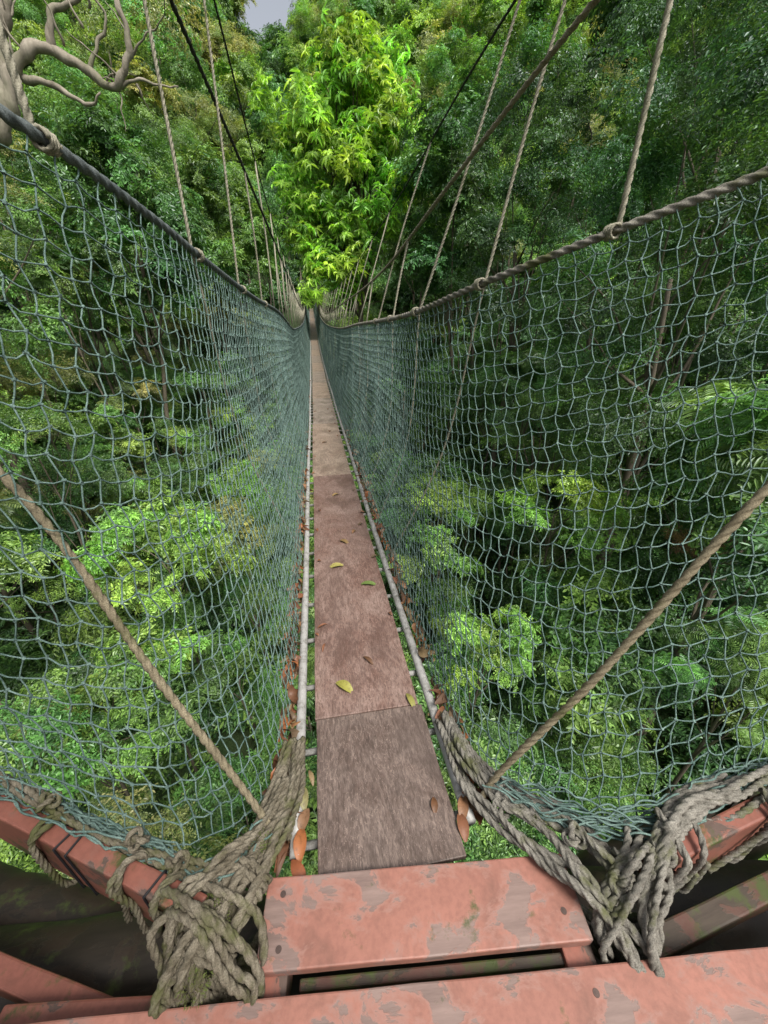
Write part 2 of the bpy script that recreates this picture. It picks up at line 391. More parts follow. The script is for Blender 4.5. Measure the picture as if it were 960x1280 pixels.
for a,bb in ((-.365,.05),(-.36,-.05),(.36,-.03),(.35,.055),(-.34,-.17),(.37,-.165),(-.34,-.25),(.37,-.25),(1.05,-.17)):
    c=np.array(pp(a,bb,.0302 if bb>-.1 else .0282))
    for r0,z in ((.0085,0.0012),(.0035,.0022)):
        t=np.linspace(0,2*math.pi,12,endpoint=False)
        V=np.stack([c[0]+r0*np.cos(t),c[1]+r0*np.sin(t),np.full(12,c[2]-.003)],1); V2=V.copy(); V2[:,2]=c[2]+z; V2[:,:2]=c[:2]+(V[:,:2]-c[:2])*.85
        i=np.arange(12); F=np.stack([i,(i+1)%12,12+(i+1)%12,12+i],1); sc.add(np.vstack([V,V2]),F); sc.f.append(np.array([[sc.n-12+k for k in range(12)]]))
sc.build('screws',M_screw,plat,False)
tk=Bd(); P,s=resample(catmull([(-.3,-1.9,-12),(-.15,-1.8,-5),(0,-1.75,0),(-.1,-1.9,6),(-.3,-2.1,14)]),.5); sweep(tk,P,np.linspace(.6,.3,len(P)),16)
tk.build('host_tree_trunk',M_bark)

# ---------------------------------------------------------------- lashings
g=np.random.default_rng(9)
def lash(tmpl,perp,n,spread,seed,rr_=(.009,.0135),e1=.85):
    g=np.random.default_rng(seed); bd=Bd(); T=np.array(tmpl,float); pv=np.array(perp,float); pv/=np.linalg.norm(pv)
    for i in range(n):
        f0=(i+.5)/n*2-1; m=len(T)
        env=np.sin(np.linspace(.35,math.pi*e1,m))
        f=f0+np.cumsum(g.normal(0,.22,m)); f=np.clip(f,-1.25,1.25)
        K=T+pv[None]*(f*spread*env)[:,None]
        K[:,2]+=(1-np.abs(f))*.03*env+g.normal(0,.010,m)
        K[:,:2]+=g.normal(0,.011,(m,2))
        rope(bd,K,g.uniform(*rr_),15,.6,wob=.002)
    return bd
def coil(bd,c,axis,R,r,turns,lenn):
    ax=np.array(axis,float); ax/=np.linalg.norm(ax); a=np.cross(ax,[0,0,1.]); a/=np.linalg.norm(a); b=np.cross(ax,a)
    t=np.linspace(0,2*math.pi*turns,int(16*turns)); K=np.array(c)+ax*((t/t[-1]-.5)*lenn)[:,None]+a*(R*np.cos(t))[:,None]+b*(R*.62*np.sin(t))[:,None]+g.normal(0,.0025,(len(t),3))
    rope(bd,K,r,12,.7,sm=2)
def along(pts,off,sg=.011): 
    P=np.array(pts,float)+g.normal(0,sg,(len(pts),3)); P[:,2]+=off; return P
def wraploop(bd,c,ang,th,hz,r,lean,turn=1.2,amp=.01):
    d=np.array([math.cos(ang),math.sin(ang),0]); p=np.array([-math.sin(ang),math.cos(ang),0]); K=[]
    cor=[(-1,-1),(-1.05,0),(-1,1),(0,1.12),(1,1),(1.05,0),(1,-1),(0,-1.1)]
    nn=int(8*turn)
    for k in range(nn+1):
        a,bz=cor[k%8]; K.append(np.array(c)+p*a*(th/2+r*.9)+np.array([0,0,bz*(hz/2+r*.9)])+d*(lean*(bz)+amp*k)+g.normal(0,.005,3))
    rope(bd,K,r,12,.7)
def knot(bd,c,R,r):
    t=np.linspace(0,2*math.pi,40); K=np.stack([np.sin(t)+2*np.sin(2*t),np.cos(t)-2*np.cos(2*t),-np.sin(3*t)*1.3],1)*R/3
    a=g.uniform(0,6,3); ca,sa=math.cos(a[0]),math.sin(a[0]); K=K@np.array([[ca,-sa,0],[sa,ca,0],[0,0,1]]); cb,sb=math.cos(a[1]),math.sin(a[1]); K=K@np.array([[1,0,0],[0,cb,-sb],[0,sb,cb]])
    rope(bd,K+np.array(c),r,12,.7,sm=3)
E=empty('rope_lashing')
tl=[(-.29,.90,-.03),(-.30,.70,.02),(-.35,.56,.06),(-.41,.47,.09),(-.45,.40,.09),(-.475,.355,.055),(-.47,.335,-.03),(-.41,.37,-.12),(-.33,.46,-.12)]
bd=lash(tl,(1,.45,0),13,.075,3,e1=.97)
def merge(b1,b2): b1.v+=b2.v; b1.f+=[f+b1.n for f in b2.f]; b1.n+=b2.n
merge(bd,lash([(-.30,.74,.03),(-.36,.60,.07),(-.44,.50,.13),(-.51,.45,.13),(-.535,.41,.06),(-.53,.39,-.04),(-.50,.42,-.12),(-.43,.50,-.10)],(1,.6,0),8,.05,13,(.008,.012),.95))
# turns crossing the corner of the beam and going under the edge board
merge(bd,lash([(-.56,.47,-.02),(-.53,.46,.12),(-.45,.41,.155),(-.37,.355,.09),(-.345,.33,.035),(-.36,.30,-.03),(-.45,.36,-.09)],(.3,1,0),5,.04,23,(.008,.0115),.95))
coil(bd,(-.325,.62,.035),(-.3,-1,.2),.05,.008,3.2,.05)
coil(bd,(-.385,.50,.085),(-.6,-1,.2),.062,.009,2.6,.05)
coil(bd,(-.455,.385,.075),(-.5,-1,-.4),.068,.009,3.2,.05)
bd.build('wrapped_strands',M_rope_mossy,E)
b=Bd()
lp=[(-1.75,1.16,.165),(-1.25,.90,.16),(-1.0,.76,.155),(-.78,.65,.14),(-.60,.56,.12),(-.47,.49,.12),(-.40,.42,.10),(-.42,.37,.07),(-.50,.40,.08)]
for q in range(3): rope(b,along(lp,.010*q-.012),.0085,15,.6,wob=.003)
al=math.atan2(.665,-1.28)
c0=np.array([-.47,.435,.0175]); dl=np.array([-1.28,.665,0])
for (t,ln,r) in ((.03,.03,.009),(.06,-.02,.009),(.115,.03,.009),(.14,-.01,.009),(.32,.02,.009),(.35,-.03,.009),(.60,.02,.009)):
    wraploop(b,c0+t*dl,al,.05,.235,r,ln)
for c in ((-.43,.50,.11),(-.55,.53,.14),(-.66,.59,.165),(-.93,.72,.18),(-.46,.42,.13)): knot(b,c,.026,.008)
b.build('strands_and_knots',M_rope_mossy,E)
b=Bd()
for (t,ln) in ((.28,.0),(.295,.01),(.085,.01)):
    c=c0+t*dl
    d=np.array([math.cos(al),math.sin(al),0]);p=np.array([-math.sin(al),math.cos(al),0]);K=[]
    for k,(a,bz) in enumerate([(-1,-1),(-1,1),(1,1),(1,-1),(-1,-1)]): K.append(c+p*a*.0285+np.array([0,0,bz*.122])+d*ln*k)
    P,s=resample(np.array(K),.01); sweep(b,P,.003,6)
b.build('black_cord',M_cord,E)
E2=empty('rope_lashing')
tr_=[(.29,.90,-.03),(.31,.68,.02),(.38,.55,.05),(.46,.45,.08),(.53,.365,.09),(.575,.29,.065),(.60,.215,.01),(.57,.21,-.09),(.46,.34,-.12)]
bd=lash(tr_,(.8,.7,0),12,.062,5,(.0085,.0125))
merge(bd,lash([(1.0,.44,.17),(.80,.41,.17),(.69,.36,.15),(.62,.29,.10),(.60,.22,.02),(.60,.24,-.08),(.66,.34,-.10)],(.6,1,0),6,.045,15,(.009,.0125)))
merge(bd,lash([(.68,.40,-.03),(.67,.38,.12),(.60,.33,.15),(.52,.29,.09),(.49,.26,.035),(.50,.235,-.03),(.58,.30,-.09)],(.3,1,0),4,.035,25,(.008,.0115),.95))
coil(bd,(.37,.565,.045),(.6,-.7,.2),.045,.008,2.6,.05)
coil(bd,(.565,.31,.08),(.3,-1,-.1),.06,.010,3.2,.06)
rp=[(1.95,.56,.19),(1.3,.46,.19),(1.0,.43,.18),(.82,.40,.165),(.70,.36,.14),(.63,.30,.11),(.60,.235,.05),(.585,.21,-.06)]
for q in range(5): rope(bd,along(rp,.010*q-.02,.016),.0095,15,.6,wob=.004)
ar=math.atan2(.175,1.295)
for (t,ln,r) in ((.02,.02,.010),(.05,-.01,.010),(.09,.01,.009),(.26,.06,.009),(.30,.0,.009)):
    c=np.array([.655,.335,.045])+t*np.array([1.295,.175,0]); wraploop(bd,c,ar,.05,.20,r,ln)
for c in ((.50,.42,.12),(.60,.35,.13),(.44,.50,.08),(.74,.39,.18),(.64,.30,.12),(.56,.31,.12),(.70,.345,.15)): knot(bd,c,.028,.009)
for k in range(9):
    a=g.uniform(-.5,.5); rope(bd,[(.595,.215,.0),(.60+.02*a,.185,-.01),(.61+.07*a,.155,-.04)],.005,9,.9)
bd.build('strands_and_knots',M_rope_grey,E2)
b=Bd()
for sgn,base in ((-1,[(-1.3,.90,.15),(-.9,.70,.14),(-.6,.56,.11),(-.44,.49,.11),(-.36,.60,.07)]),(1,[(1.4,.49,.15),(1.0,.44,.15),(.7,.41,.13),(.5,.47,.10),(.37,.60,.06)])):
    for q in range(20):
        K=np.array(base)+g.normal(0,.020,(5,3)); P,s=resample(catmull(K,8),.012)
        P+=np.stack([.006*np.sin(s*g.uniform(40,90)+k) for k in range(3)],1); sweep(b,P,.0028,5)
b.build('bundled_netting',M_net,E)
def moss(name,pts,par):
    V=[];F=[]
    for (c,R,n_) in pts:
        for k in range(n_):
            d=rng.normal(0,1,3); d/=np.linalg.norm(d); o=np.array(c)+d*np.array(R)*rng.uniform(.6,1); u=rng.normal(0,1,3); u/=np.linalg.norm(u); v_=np.cross(u,d); L=rng.uniform(.004,.010); b0=len(V)
            V+= [tuple(o-v_*.0015),tuple(o+v_*.0015),tuple(o+d*L*.6+u*L*.6)]; F.append((b0,b0+1,b0+2))
    me=bpy.data.meshes.new(name); me.from_pydata(V,[],F); me.materials.append(M_moss); o=bpy.data.objects.new(name,me); COL.objects.link(o); o.parent=par
m,nt,out=new_mat('moss'); nn=noise(nt,30,4); finish(nt,out,ramp(nt,nn,[(.35,(.07,.06,.025)),(.6,(.10,.13,.03))]).outputs[0],.9); M_moss=m
moss('moss_tufts',[((-.36,.55,.085),(.05,.05,.025),1800),((-.44,.42,.115),(.04,.06,.025),1500),((-.31,.66,.04),(.03,.05,.02),900),((-.47,.33,.08),(.04,.04,.02),500)],E)
moss('moss_tufts',[((.52,.30,.03),(.03,.05,.02),900),((.45,.48,.085),(.03,.04,.015),500)],E2)

# ---------------------------------------------------------------- fallen leaves
LV=[];LF=[];LC=[]
def big_leaf(c,az,tilt,roll,L,W,curl,col):
    n0=len(LV); k=7
    for i in range(k):
        u=i/(k-1); w=W*math.sin(math.pi*min(1,u*.93+.05))**.8*(1-.25*u)*.5
        x=u*L-L/2; z=-curl*(u-.5)**2*L*2
        for s_ in (-1,0,1):
            p=[x,s_*w,z+abs(s_)*w*.35*(1+curl)]
            y_=p[1]*math.cos(roll)-p[2]*math.sin(roll); z_=p[1]*math.sin(roll)+p[2]*math.cos(roll)
            x2=p[0]*math.cos(tilt)+z_*math.sin(tilt); z2=-p[0]*math.sin(tilt)+z_*math.cos(tilt)
            LV.append((c[0]+x2*math.cos(az)-y_*math.sin(az),c[1]+x2*math.sin(az)+y_*math.cos(az),c[2]+z2)); LC.append(col)
    for i in range(k-1):
        for j in range(2):
            a=n0+i*3+j; LF.append((a,a+1,a+4,a+3))
lr=random.Random(5)
browns=[(.17,.07,.035),(.12,.055,.03),(.22,.11,.05),(.09,.05,.03),(.26,.095,.035),(.20,.14,.07),(.11,.075,.045)]
for sx,n_ in ((-1,280),(1,220)):
    for i in range(n_):
        y=.58+lr.random()**1.4*3.6
        if i%4==0: y=lr.uniform(3,14)
        L_=lr.uniform(.05,.11)
        big_leaf((sx*(.306+lr.uniform(-.014,.035)),y,deck(y)+lr.uniform(-.03,.05)),lr.uniform(.6,2.5),lr.uniform(-.9,.9),lr.uniform(-1.6,1.6),L_,L_*lr.uniform(.35,.55),lr.uniform(.2,1.3),lr.choice(browns))
for i in range(34):
    y=lr.uniform(.6,9); x=lr.choice((-1,1))*lr.uniform(.15,.225)
    big_leaf((x,y,deck(y)+.024),lr.uniform(0,3),0,lr.uniform(-.2,.2),lr.uniform(.02,.06),lr.uniform(.012,.03),.4,lr.choice(browns))
for (x,y,az,L,W,c) in ((-.085,1.14,2.4,.10,.048,(.25,.235,.05)),(.04,1.27,2.2,.075,.022,(.10,.05,.025)),(-.06,2.12,.1,.12,.05,(.27,.24,.07)),(.12,1.88,2.9,.12,.04,(.10,.15,.035)),(.01,2.45,2.4,.10,.04,(.17,.11,.045)),(.185,1.02,1.8,.085,.028,(.21,.20,.05)),(.17,.62,1.4,.05,.025,(.12,.055,.025)),(.10,2.6,1.,.06,.03,(.17,.09,.045)),(0.,3.4,.5,.08,.035,(.25,.17,.07)),(-.05,5.4,.5,.09,.04,(.12,.07,.04)),(.05,6.1,1.5,.09,.04,(.12,.07,.04)),(.09,8.,1.5,.09,.04,(.12,.07,.04)),(-.25,.72,1.7,.08,.04,(.22,.20,.09)),(-.255,.59,1.5,.09,.045,(.30,.11,.04)),(-.26,.52,2.1,.08,.04,(.24,.08,.035)),(-.245,.65,1.2,.07,.04,(.20,.11,.06)),(.24,.55,1.5,.08,.04,(.17,.07,.035)),(.26,.60,1.2,.08,.04,(.2,.1,.05))):
    big_leaf((x,y,deck(y)+.022),az,0,0,L,W,.35,c)
me=bpy.data.meshes.new('fallen_leaves'); me.from_pydata(LV,[],LF); me.materials.append(M_fallen)
at_=me.attributes.new('lc','FLOAT_COLOR','POINT'); at_.data.foreach_set('color',np.array([(*c,1) for c in LC],dtype=np.float32).ravel())
me.polygons.foreach_set('use_smooth',[True]*len(me.polygons))
COL.objects.link(bpy.data.objects.new('fallen_leaves',me))

# ---------------------------------------------------------------- foliage clumps
def norm(a): return a/(np.linalg.norm(a)+1e-9)
def clump(kind,seed):
    g=np.random.default_rng(seed); V=[];F=[];A=[]
    def leaf(o,d,n,L,W,dr,val):
        d=norm(d); s=norm(np.cross(d,n)); n=np.cross(s,d); b=len(V)
        V.extend([o,o+d*.35*L+s*W*.5+n*.12*W-np.array([0,0,dr*.1*L]),o+d*.72*L+s*W*.36+n*.08*W-np.array([0,0,dr*.4*L]),o+d*L-np.array([0,0,dr*.8*L]),o+d*.72*L-s*W*.36+n*.08*W-np.array([0,0,dr*.4*L]),o+d*.35*L-s*W*.5+n*.12*W-np.array([0,0,dr*.1*L])])
        F.extend([(b,b+1,b+2,b+3),(b,b+3,b+4,b+5)]); A.extend([val]*6)
    Z=np.array([0,0,1.])
    def stem(a,b_,r):
        bb=len(V); d=norm(b_-a); s=norm(np.cross(d,np.array([.2,.3,.9])))*r; t=np.cross(d,s)
        V.extend([a+s,a+t,a-s*.7-t*.7,b_]); F.extend([(bb,bb+1,bb+3),(bb+1,bb+2,bb+3),(bb+2,bb,bb+3)]); A.extend([.15]*4)
    if kind=='broad':
        for k in range(11):
            az=g.uniform(0,6.28); d=np.array([math.cos(az),math.sin(az),g.uniform(-.25,.5)]); o=g.normal(0,.08,3)*np.array([1,1,.8]); L0=g.uniform(.3,.55)
            stem(o,o+d*L0,.006)
            for q in range(9):
                u=(q+1)/9; p=o+d*L0*u-Z*.08*u*u; sd=norm(np.cross(d,Z))*(1 if q%2 else -1)
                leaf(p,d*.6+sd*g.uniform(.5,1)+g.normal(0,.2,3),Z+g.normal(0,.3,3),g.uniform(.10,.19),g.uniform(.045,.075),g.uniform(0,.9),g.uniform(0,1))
    if kind=='fine':
        for k in range(16):
            az=g.uniform(0,6.28); d=np.array([math.cos(az),math.sin(az),g.uniform(-.35,.6)]); o=g.normal(0,.10,3); L0=g.uniform(.25,.5)
            for q in range(11):
                u=(q+1)/11; p=o+d*L0*u-Z*.06*u*u+g.normal(0,.02,3); sd=norm(np.cross(d,Z))*(1 if q%2 else -1)
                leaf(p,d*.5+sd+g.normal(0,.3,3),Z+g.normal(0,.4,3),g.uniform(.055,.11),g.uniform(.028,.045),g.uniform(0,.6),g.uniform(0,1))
    if kind=='whorl':
        for k in range(8):
            az=g.uniform(0,6.28); rr2=g.uniform(.1,.6); c=np.array([math.cos(az)*rr2,math.sin(az)*rr2,g.uniform(-.3,.3)]); stem(c*.3-Z*.3,c,.010)
            nl=g.integers(7,11); val=g.uniform(.2,1)
            for q in range(nl):
                a=q/nl*6.28+g.uniform(-.25,.25); d=np.array([math.cos(a),math.sin(a),g.uniform(-.1,.7)])
                leaf(c,d,Z+g.normal(0,.15,3),g.uniform(.2,.34),g.uniform(.055,.085),g.uniform(.5,1.2),min(1,max(0,val+g.uniform(-.3,.3))))
    if kind=='frond':
        for k in range(8):
            az=k/8*6.28+g.uniform(-.3,.3); d=np.array([math.cos(az),math.sin(az),g.uniform(.1,.7)]); d=norm(d); L0=g.uniform(.6,.9); val=g.uniform(0,1)
            prev=np.zeros(3); nn=10
            for q in range(1,nn+1):
                u=q/nn; p=d*L0*u-Z*.28*u*u
                if q%3==0: stem(prev,p,.005); prev=p
                sd=norm(np.cross(d,Z)); lw=.22*math.sin(math.pi*min(1,u*.85+.12))+.04
                for sg in (-1,1): leaf(p,sd*sg+d*.5,Z+g.normal(0,.25,3),lw,.042,g.uniform(.2,.6),min(1,max(0,val+g.uniform(-.25,.25))))
    return np.array(V),F,np.array(A)
def lobe(kind,seed):
    """a rounded bough: several leaf sprays set over an uneven dome (radius about 0.9)"""
    g=np.random.default_rng(seed+100); base=[clump(kind,seed*3+k) for k in range(3)]; VV=[];FF=[];AA=[];nb=0
    nc=1 if kind=='whorl' else 7 if kind=='frond' else 10
    for q in range(nc):
        V,F,A=base[g.integers(0,3)]
        if kind=='whorl': V2=V; cv=0
        else:
            d=g.normal(0,1,3); d/=np.linalg.norm(d)
            if d[2]<-.25: d[2]=-d[2]
            nrm=norm(d+np.array([0,0,.6])); t=math.acos(nrm[2]); az=math.atan2(nrm[1],nrm[0]); sp=g.uniform(0,6.28)
            Rz=lambda a:np.array([[math.cos(a),-math.sin(a),0],[math.sin(a),math.cos(a),0],[0,0,1]])
            Ry=np.array([[math.cos(t),0,math.sin(t)],[0,1,0],[-math.sin(t),0,math.cos(t)]])
            M=Rz(az)@Ry@Rz(sp); V2=(V*g.uniform(.65,1.15))@M.T+d*g.uniform(.4,1.15)*.95*np.array([1,1,.75]); cv=g.uniform(-.32,.32)
        VV.append(V2); FF+= [tuple(i+nb for i in f) for f in F]; AA.append(np.clip(A+cv,0,1)); nb+=len(V)
    V=np.concatenate(VV)
    me=bpy.data.meshes.new('leaf_bough_'+kind); me.from_pydata(V.tolist(),[],FF); me.materials.append(M_leaf)
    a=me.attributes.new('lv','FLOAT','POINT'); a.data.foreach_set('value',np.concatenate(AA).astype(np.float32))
    return bpy.data.objects.new('leaf_bough_%s_%d'%(kind,seed),me)
groups={}; NV=6
for kind in ('broad','fine','whorl','frond'):
    c=bpy.data.collections.new('leaf_boughs_'+kind)
    for sd in range(NV): c.objects.link(lobe(kind,sd+10))
    ng=bpy.data.node_groups.new('scatter_'+kind,'GeometryNodeTree')
    ng.interface.new_socket('Geometry',in_out='INPUT',socket_type='NodeSocketGeometry'); ng.interface.new_socket('Geometry',in_out='OUTPUT',socket_type='NodeSocketGeometry')
    gi=ng.nodes.new('NodeGroupInput'); go=ng.nodes.new('NodeGroupOutput'); ci=ng.nodes.new('GeometryNodeCollectionInfo')
    ci.inputs['Collection'].default_value=c; ci.inputs['Separate Children'].default_value=True; ci.inputs['Reset Children'].default_value=True
    ip=ng.nodes.new('GeometryNodeInstanceOnPoints'); ip.inputs['Pick Instance'].default_value=True
    def na(nm,t):
        q=ng.nodes.new('GeometryNodeInputNamedAttribute'); q.data_type=t; q.inputs['Name'].default_value=nm
        return [s for s in q.outputs if s.enabled and s.name=='Attribute'][0]
    e2=ng.nodes.new('FunctionNodeEulerToRotation')
    Lk=ng.links.new
    Lk(gi.outputs[0],ip.inputs['Points']); Lk(ci.outputs[0],ip.inputs['Instance']); Lk(na('idx','INT'),ip.inputs['Instance Index'])
    Lk(na('rot','FLOAT_VECTOR'),e2.inputs[0]); Lk(e2.outputs[0],ip.inputs['Rotation']); Lk(na('scl','FLOAT'),ip.inputs['Scale']); Lk(ip.outputs[0],go.inputs[0])
    groups[kind]=ng
TOT=[0]
def scatter(name,kind,pts,nrm,scl,col,parent=None):
    n=len(pts); TOT[0]+=n; me=bpy.data.meshes.new(name); me.vertices.add(n); me.vertices.foreach_set('co',np.asarray(pts,dtype=np.float32).ravel())
    az=np.arctan2(nrm[:,1],nrm[:,0]); tl_=np.arccos(np.clip(nrm[:,2],-1,1))
    if kind!='whorl': az=rng.uniform(0,6.28,n); tl_=rng.uniform(0,.35,n)
    rot=np.stack([rng.uniform(-.4,.4,n),tl_,az],1).astype(np.float32)
    a=me.attributes.new('rot','FLOAT_VECTOR','POINT'); a.data.foreach_set('vector',rot.ravel())
    a=me.attributes.new('scl','FLOAT','POINT'); a.data.foreach_set('value',np.asarray(scl,dtype=np.float32))
    a=me.attributes.new('idx','INT','POINT'); a.data.foreach_set('value',rng.integers(0,NV,n).astype(np.int32))
    a=me.attributes.new('col','FLOAT_COLOR','POINT'); a.data.foreach_set('color',np.concatenate([col,np.ones((n,1))],1).astype(np.float32).ravel())
    o=bpy.data.objects.new(name,me); COL.objects.link(o); md=o.modifiers.new('s','NODES'); md.node_group=groups[kind]
    if parent: o.parent=parent
    return o
def crown(c,R,nsub,subr,s,dens,col,lo=-.35,var=.3,kind='broad'):
    c=np.array(c,float); R=np.array(R,float); P=[];Q=[];S=[];C=[];SC=[]
    for k in range(nsub):
        d=rng.normal(0,1,3); d/=np.linalg.norm(d); 
        if d[2]<lo: d[2]=-d[2]
        sc_=c+R*d*rng.uniform(.45,.95); r=subr*rng.uniform(.6,1.4); SC.append(sc_)
        cc=np.array(col)*rng.uniform(1-var,1+var); cc=cc*np.array([rng.uniform(.8,1.25),1,rng.uniform(.8,1.1)])
        if kind=='whorl':
            n=max(3,int(dens*14*(r/s)**2)); dd=rng.normal(0,1,(n,3)); dd/=np.linalg.norm(dd,axis=1)[:,None]
            dd[:,2]=np.where(dd[:,2]<-.3,-dd[:,2],dd[:,2])
            P.append(sc_+dd*r*np.array([1,1,.72])*rng.uniform(.6,1.15,(n,1)))
            q=dd+np.array([0,0,.55]); q/=np.linalg.norm(q,axis=1)[:,None]; Q.append(q); S.append(s*rng.uniform(.7,1.25,n))
            C.append(cc[None]*rng.uniform(.8,1.2,(n,1)))
        else:
            P.append(sc_[None]); Q.append(np.array([[0,0,1.]])); S.append(np.array([s*(r/subr)**.6])); C.append(cc[None])
    return np.vstack(P),np.vstack(Q),np.concatenate(S),np.vstack(C),SC
def limb(bd,a,b,r0,r1,m=7,bend=.15,n=8):
    a=np.array(a,float);b=np.array(b,float);L=np.linalg.norm(b-a)
    mids=[a+(b-a)*u+rng.normal(0,bend*L*.35,3)*np.array([1,1,.3]) for u in (.33,.66)]
    P,s=resample(catmull([a,*mids,b],6),max(.12,L/n)); sweep(bd,P,np.linspace(r0,r1,len(P)),m)
    return P
def hgt(x,y):
    x=np.asarray(x,float); y=np.asarray(y,float); ax=np.abs(x)
    lat=.47*np.clip(ax-6,0,45); sl=.74*np.clip(y-37,0,79)
    return -10.2+lat+sl+.8*np.sin(x*.21+1)*np.cos(y*.17)+.5*np.sin(x*.6+y*.4)
gx=np.concatenate([np.linspace(-400,-90,20),np.linspace(-85,85,110),np.linspace(90,400,20)]); gy=np.concatenate([np.linspace(-300,-30,15),np.linspace(-25,125,110),np.linspace(130,600,20)])
X,Y=np.meshgrid(gx,gy,indexing='ij'); Zt=hgt(X,Y); V=np.stack([X,Y,Zt],-1).reshape(-1,3); a=len(gx);b_=len(gy)
i,j=np.meshgrid(np.arange(a-1),np.arange(b_-1),indexing='ij'); F=np.stack([i*b_+j,(i+1)*b_+j,(i+1)*b_+j+1,i*b_+j+1],-1).reshape(-1,4)
t=Bd(); t.add(V,F); t.build('hillside_terrain',M_ground)

def tree(name,base,cen,R,kind,col,nsub,subr,s,dens,r0=.17,bark=M_bark,var=.3,nlimb=None,lo=-.35,blobs=None):
    E=empty(name)
    pts=[];bd=Bd(); base=np.array(base,float)
    blobs=blobs or [(cen,R,nsub)]
    top=np.array(blobs[0][0],float)
    tp=limb(bd,base,top,r0,r0*.3,10,.06,16)
    for (c,R_,ns) in blobs:
        P,Q,S,C,SC=crown(c,R_,ns,subr,s,dens,col,lo,var,kind); pts.append((P,Q,S,C))
        for sc_ in SC[:nlimb]:
            st=tp[int(len(tp)*rng.uniform(.5,.9))]
            limb(bd,st,sc_,r0*.3,r0*.06,6,.12,7)
    bd.build('trunk_and_limbs',bark,E)
    P,Q,S,C=[np.concatenate([p[k] for p in pts]) for k in range(4)]
    scatter('crown_leaves',kind,P,Q,S,C,E); return E
def gz(x,y): return float(hgt(x,y))-.3
tree('bright_green_tree',(3.6,31,gz(3.6,31)),None,None,'whorl',(.26,.45,.085),0,.85,1.45,.62,.28,var=.28,nlimb=14,lo=-.9,blobs=[((3.0,30,11.0),(5.4,3.2,2.6),54),((2.6,29.5,7.4),(4.3,3,2.6),42),((2.0,29,4.8),(3.5,2.6,1.8),28),((1.0,28.5,2.7),(2.0,1.6,.9),9),((3.4,31,13.0),(3.2,2.4,1.4),20)])
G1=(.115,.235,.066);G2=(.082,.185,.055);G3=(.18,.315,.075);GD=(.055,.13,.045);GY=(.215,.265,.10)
flank=[(-9.5,13,3,3.2,5,'fine',G1),(-14,19,7,4,6,'fine',GY),(-8.5,25,4,3.2,5,'broad',G2),(-18,12,6,4,7,'fine',G1),(-6.5,33,5,3,5,'broad',G1),(-12,31,8,4,5,'fine',G1),(-5.5,40,6.5,3,4,'broad',G3),
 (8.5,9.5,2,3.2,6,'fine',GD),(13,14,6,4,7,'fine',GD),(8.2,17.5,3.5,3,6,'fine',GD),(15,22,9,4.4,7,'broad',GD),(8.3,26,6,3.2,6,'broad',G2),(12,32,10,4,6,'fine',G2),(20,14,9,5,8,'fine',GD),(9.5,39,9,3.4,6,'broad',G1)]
for (x,y,z,r,rz_,k,c) in flank:
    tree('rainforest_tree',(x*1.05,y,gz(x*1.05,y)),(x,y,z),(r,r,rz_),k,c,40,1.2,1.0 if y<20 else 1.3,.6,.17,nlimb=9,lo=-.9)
E=empty('gnarled_pale_tree'); bd=Bd()
def br(K,r0,r1):
    P,s=resample(catmull(K,10),.06); P+=np.stack([.02*np.sin(s*9+k*2)+.012*np.sin(s*23+k) for k in range(3)],1); sweep(bd,P,np.linspace(r0,r1,len(P))*(1+.12*np.sin(s*14)),10)
br([(-15,5.5,-6.5),(-12,6.5,-1.5),(-8.5,8.2,1.6),(-5.9,9.0,3.0),(-4.8,9.2,3.9),(-4.45,9.3,4.5)],.34,.13)
br([(-4.6,9.25,4.1),(-4.25,9.3,4.75),(-3.8,9.4,4.95),(-3.35,9.4,4.75),(-2.95,9.3,4.55),(-2.65,9.2,4.75),(-2.55,9.2,5.2),(-2.7,9.3,5.8)],.10,.03)
br([(-4.45,9.3,4.4),(-4.5,9.4,4.9),(-4.2,9.5,5.5),(-4.3,9.6,6.2),(-3.9,9.7,6.9)],.10,.03)
br([(-3.8,9.4,4.95),(-3.6,9.5,5.4),(-3.2,9.5,5.6),(-3.0,9.6,6.1)],.06,.02)
br([(-4.3,9.35,4.6),(-3.7,9.3,4.45),(-3.3,9.2,4.25),(-3.1,9.1,4.4)],.06,.015)
br([(-3.35,9.4,4.75),(-3.1,9.5,5.05),(-2.9,9.5,5.4),(-3.1,9.5,5.7)],.035,.012)
br([(-2.95,9.3,4.55),(-2.4,9.2,4.6),(-1.9,9.1,4.5)],.03,.01)
br([(-4.7,9.2,3.9),(-5.1,9,4.5),(-5.2,8.9,5.4)],.09,.03)
for k in range(14):
    a=np.array([rng.uniform(-4.4,-2.6),9.4,rng.uniform(4.6,5.8)]); d=rng.normal(0,.35,3)*np.array([1,.5,1])+np.array([.15,0,.15]); br([a,a+d*.6,a+d+rng.normal(0,.1,3)],.018,.005)
bd.build('trunk_and_limbs',M_bark_pale,E)
P,Q,S,C,_=crown((-4.4,11.2,6.4),(3.0,1.5,1.5),12,.6,.6,.4,GY); scatter('crown_leaves','fine',P,Q,S,C,E)
def mass(name,items,trunks=True):
    E=empty(name); by={}; bd=Bd()
    for (c,R,ns,sr,s,de,col,k) in items:
        P,Q,S,C,SC=crown(c,R,ns,sr,s,de,col); by.setdefault(k,[]).append((P,Q,S,C))
        if trunks:
            b0=(c[0]+rng.uniform(-.5,.5),c[1],gz(c[0],c[1])); tp=limb(bd,b0,c,.032*R[0]+.02,.02*R[0],6,.06,6)
            for q in SC[:3]: limb(bd,tp[int(len(tp)*.7)],q,.015*R[0],.006*R[0],5,.1,4)
    if trunks: bd.build('trunks',M_bark,E)
    for k,l in by.items():
        P,Q,S,C=[np.concatenate([p[i] for p in l]) for i in range(4)]; scatter('leaves_'+k,k,P,Q,S,C,E)
pal=[G1,G1,G2,G3,GY,G3]
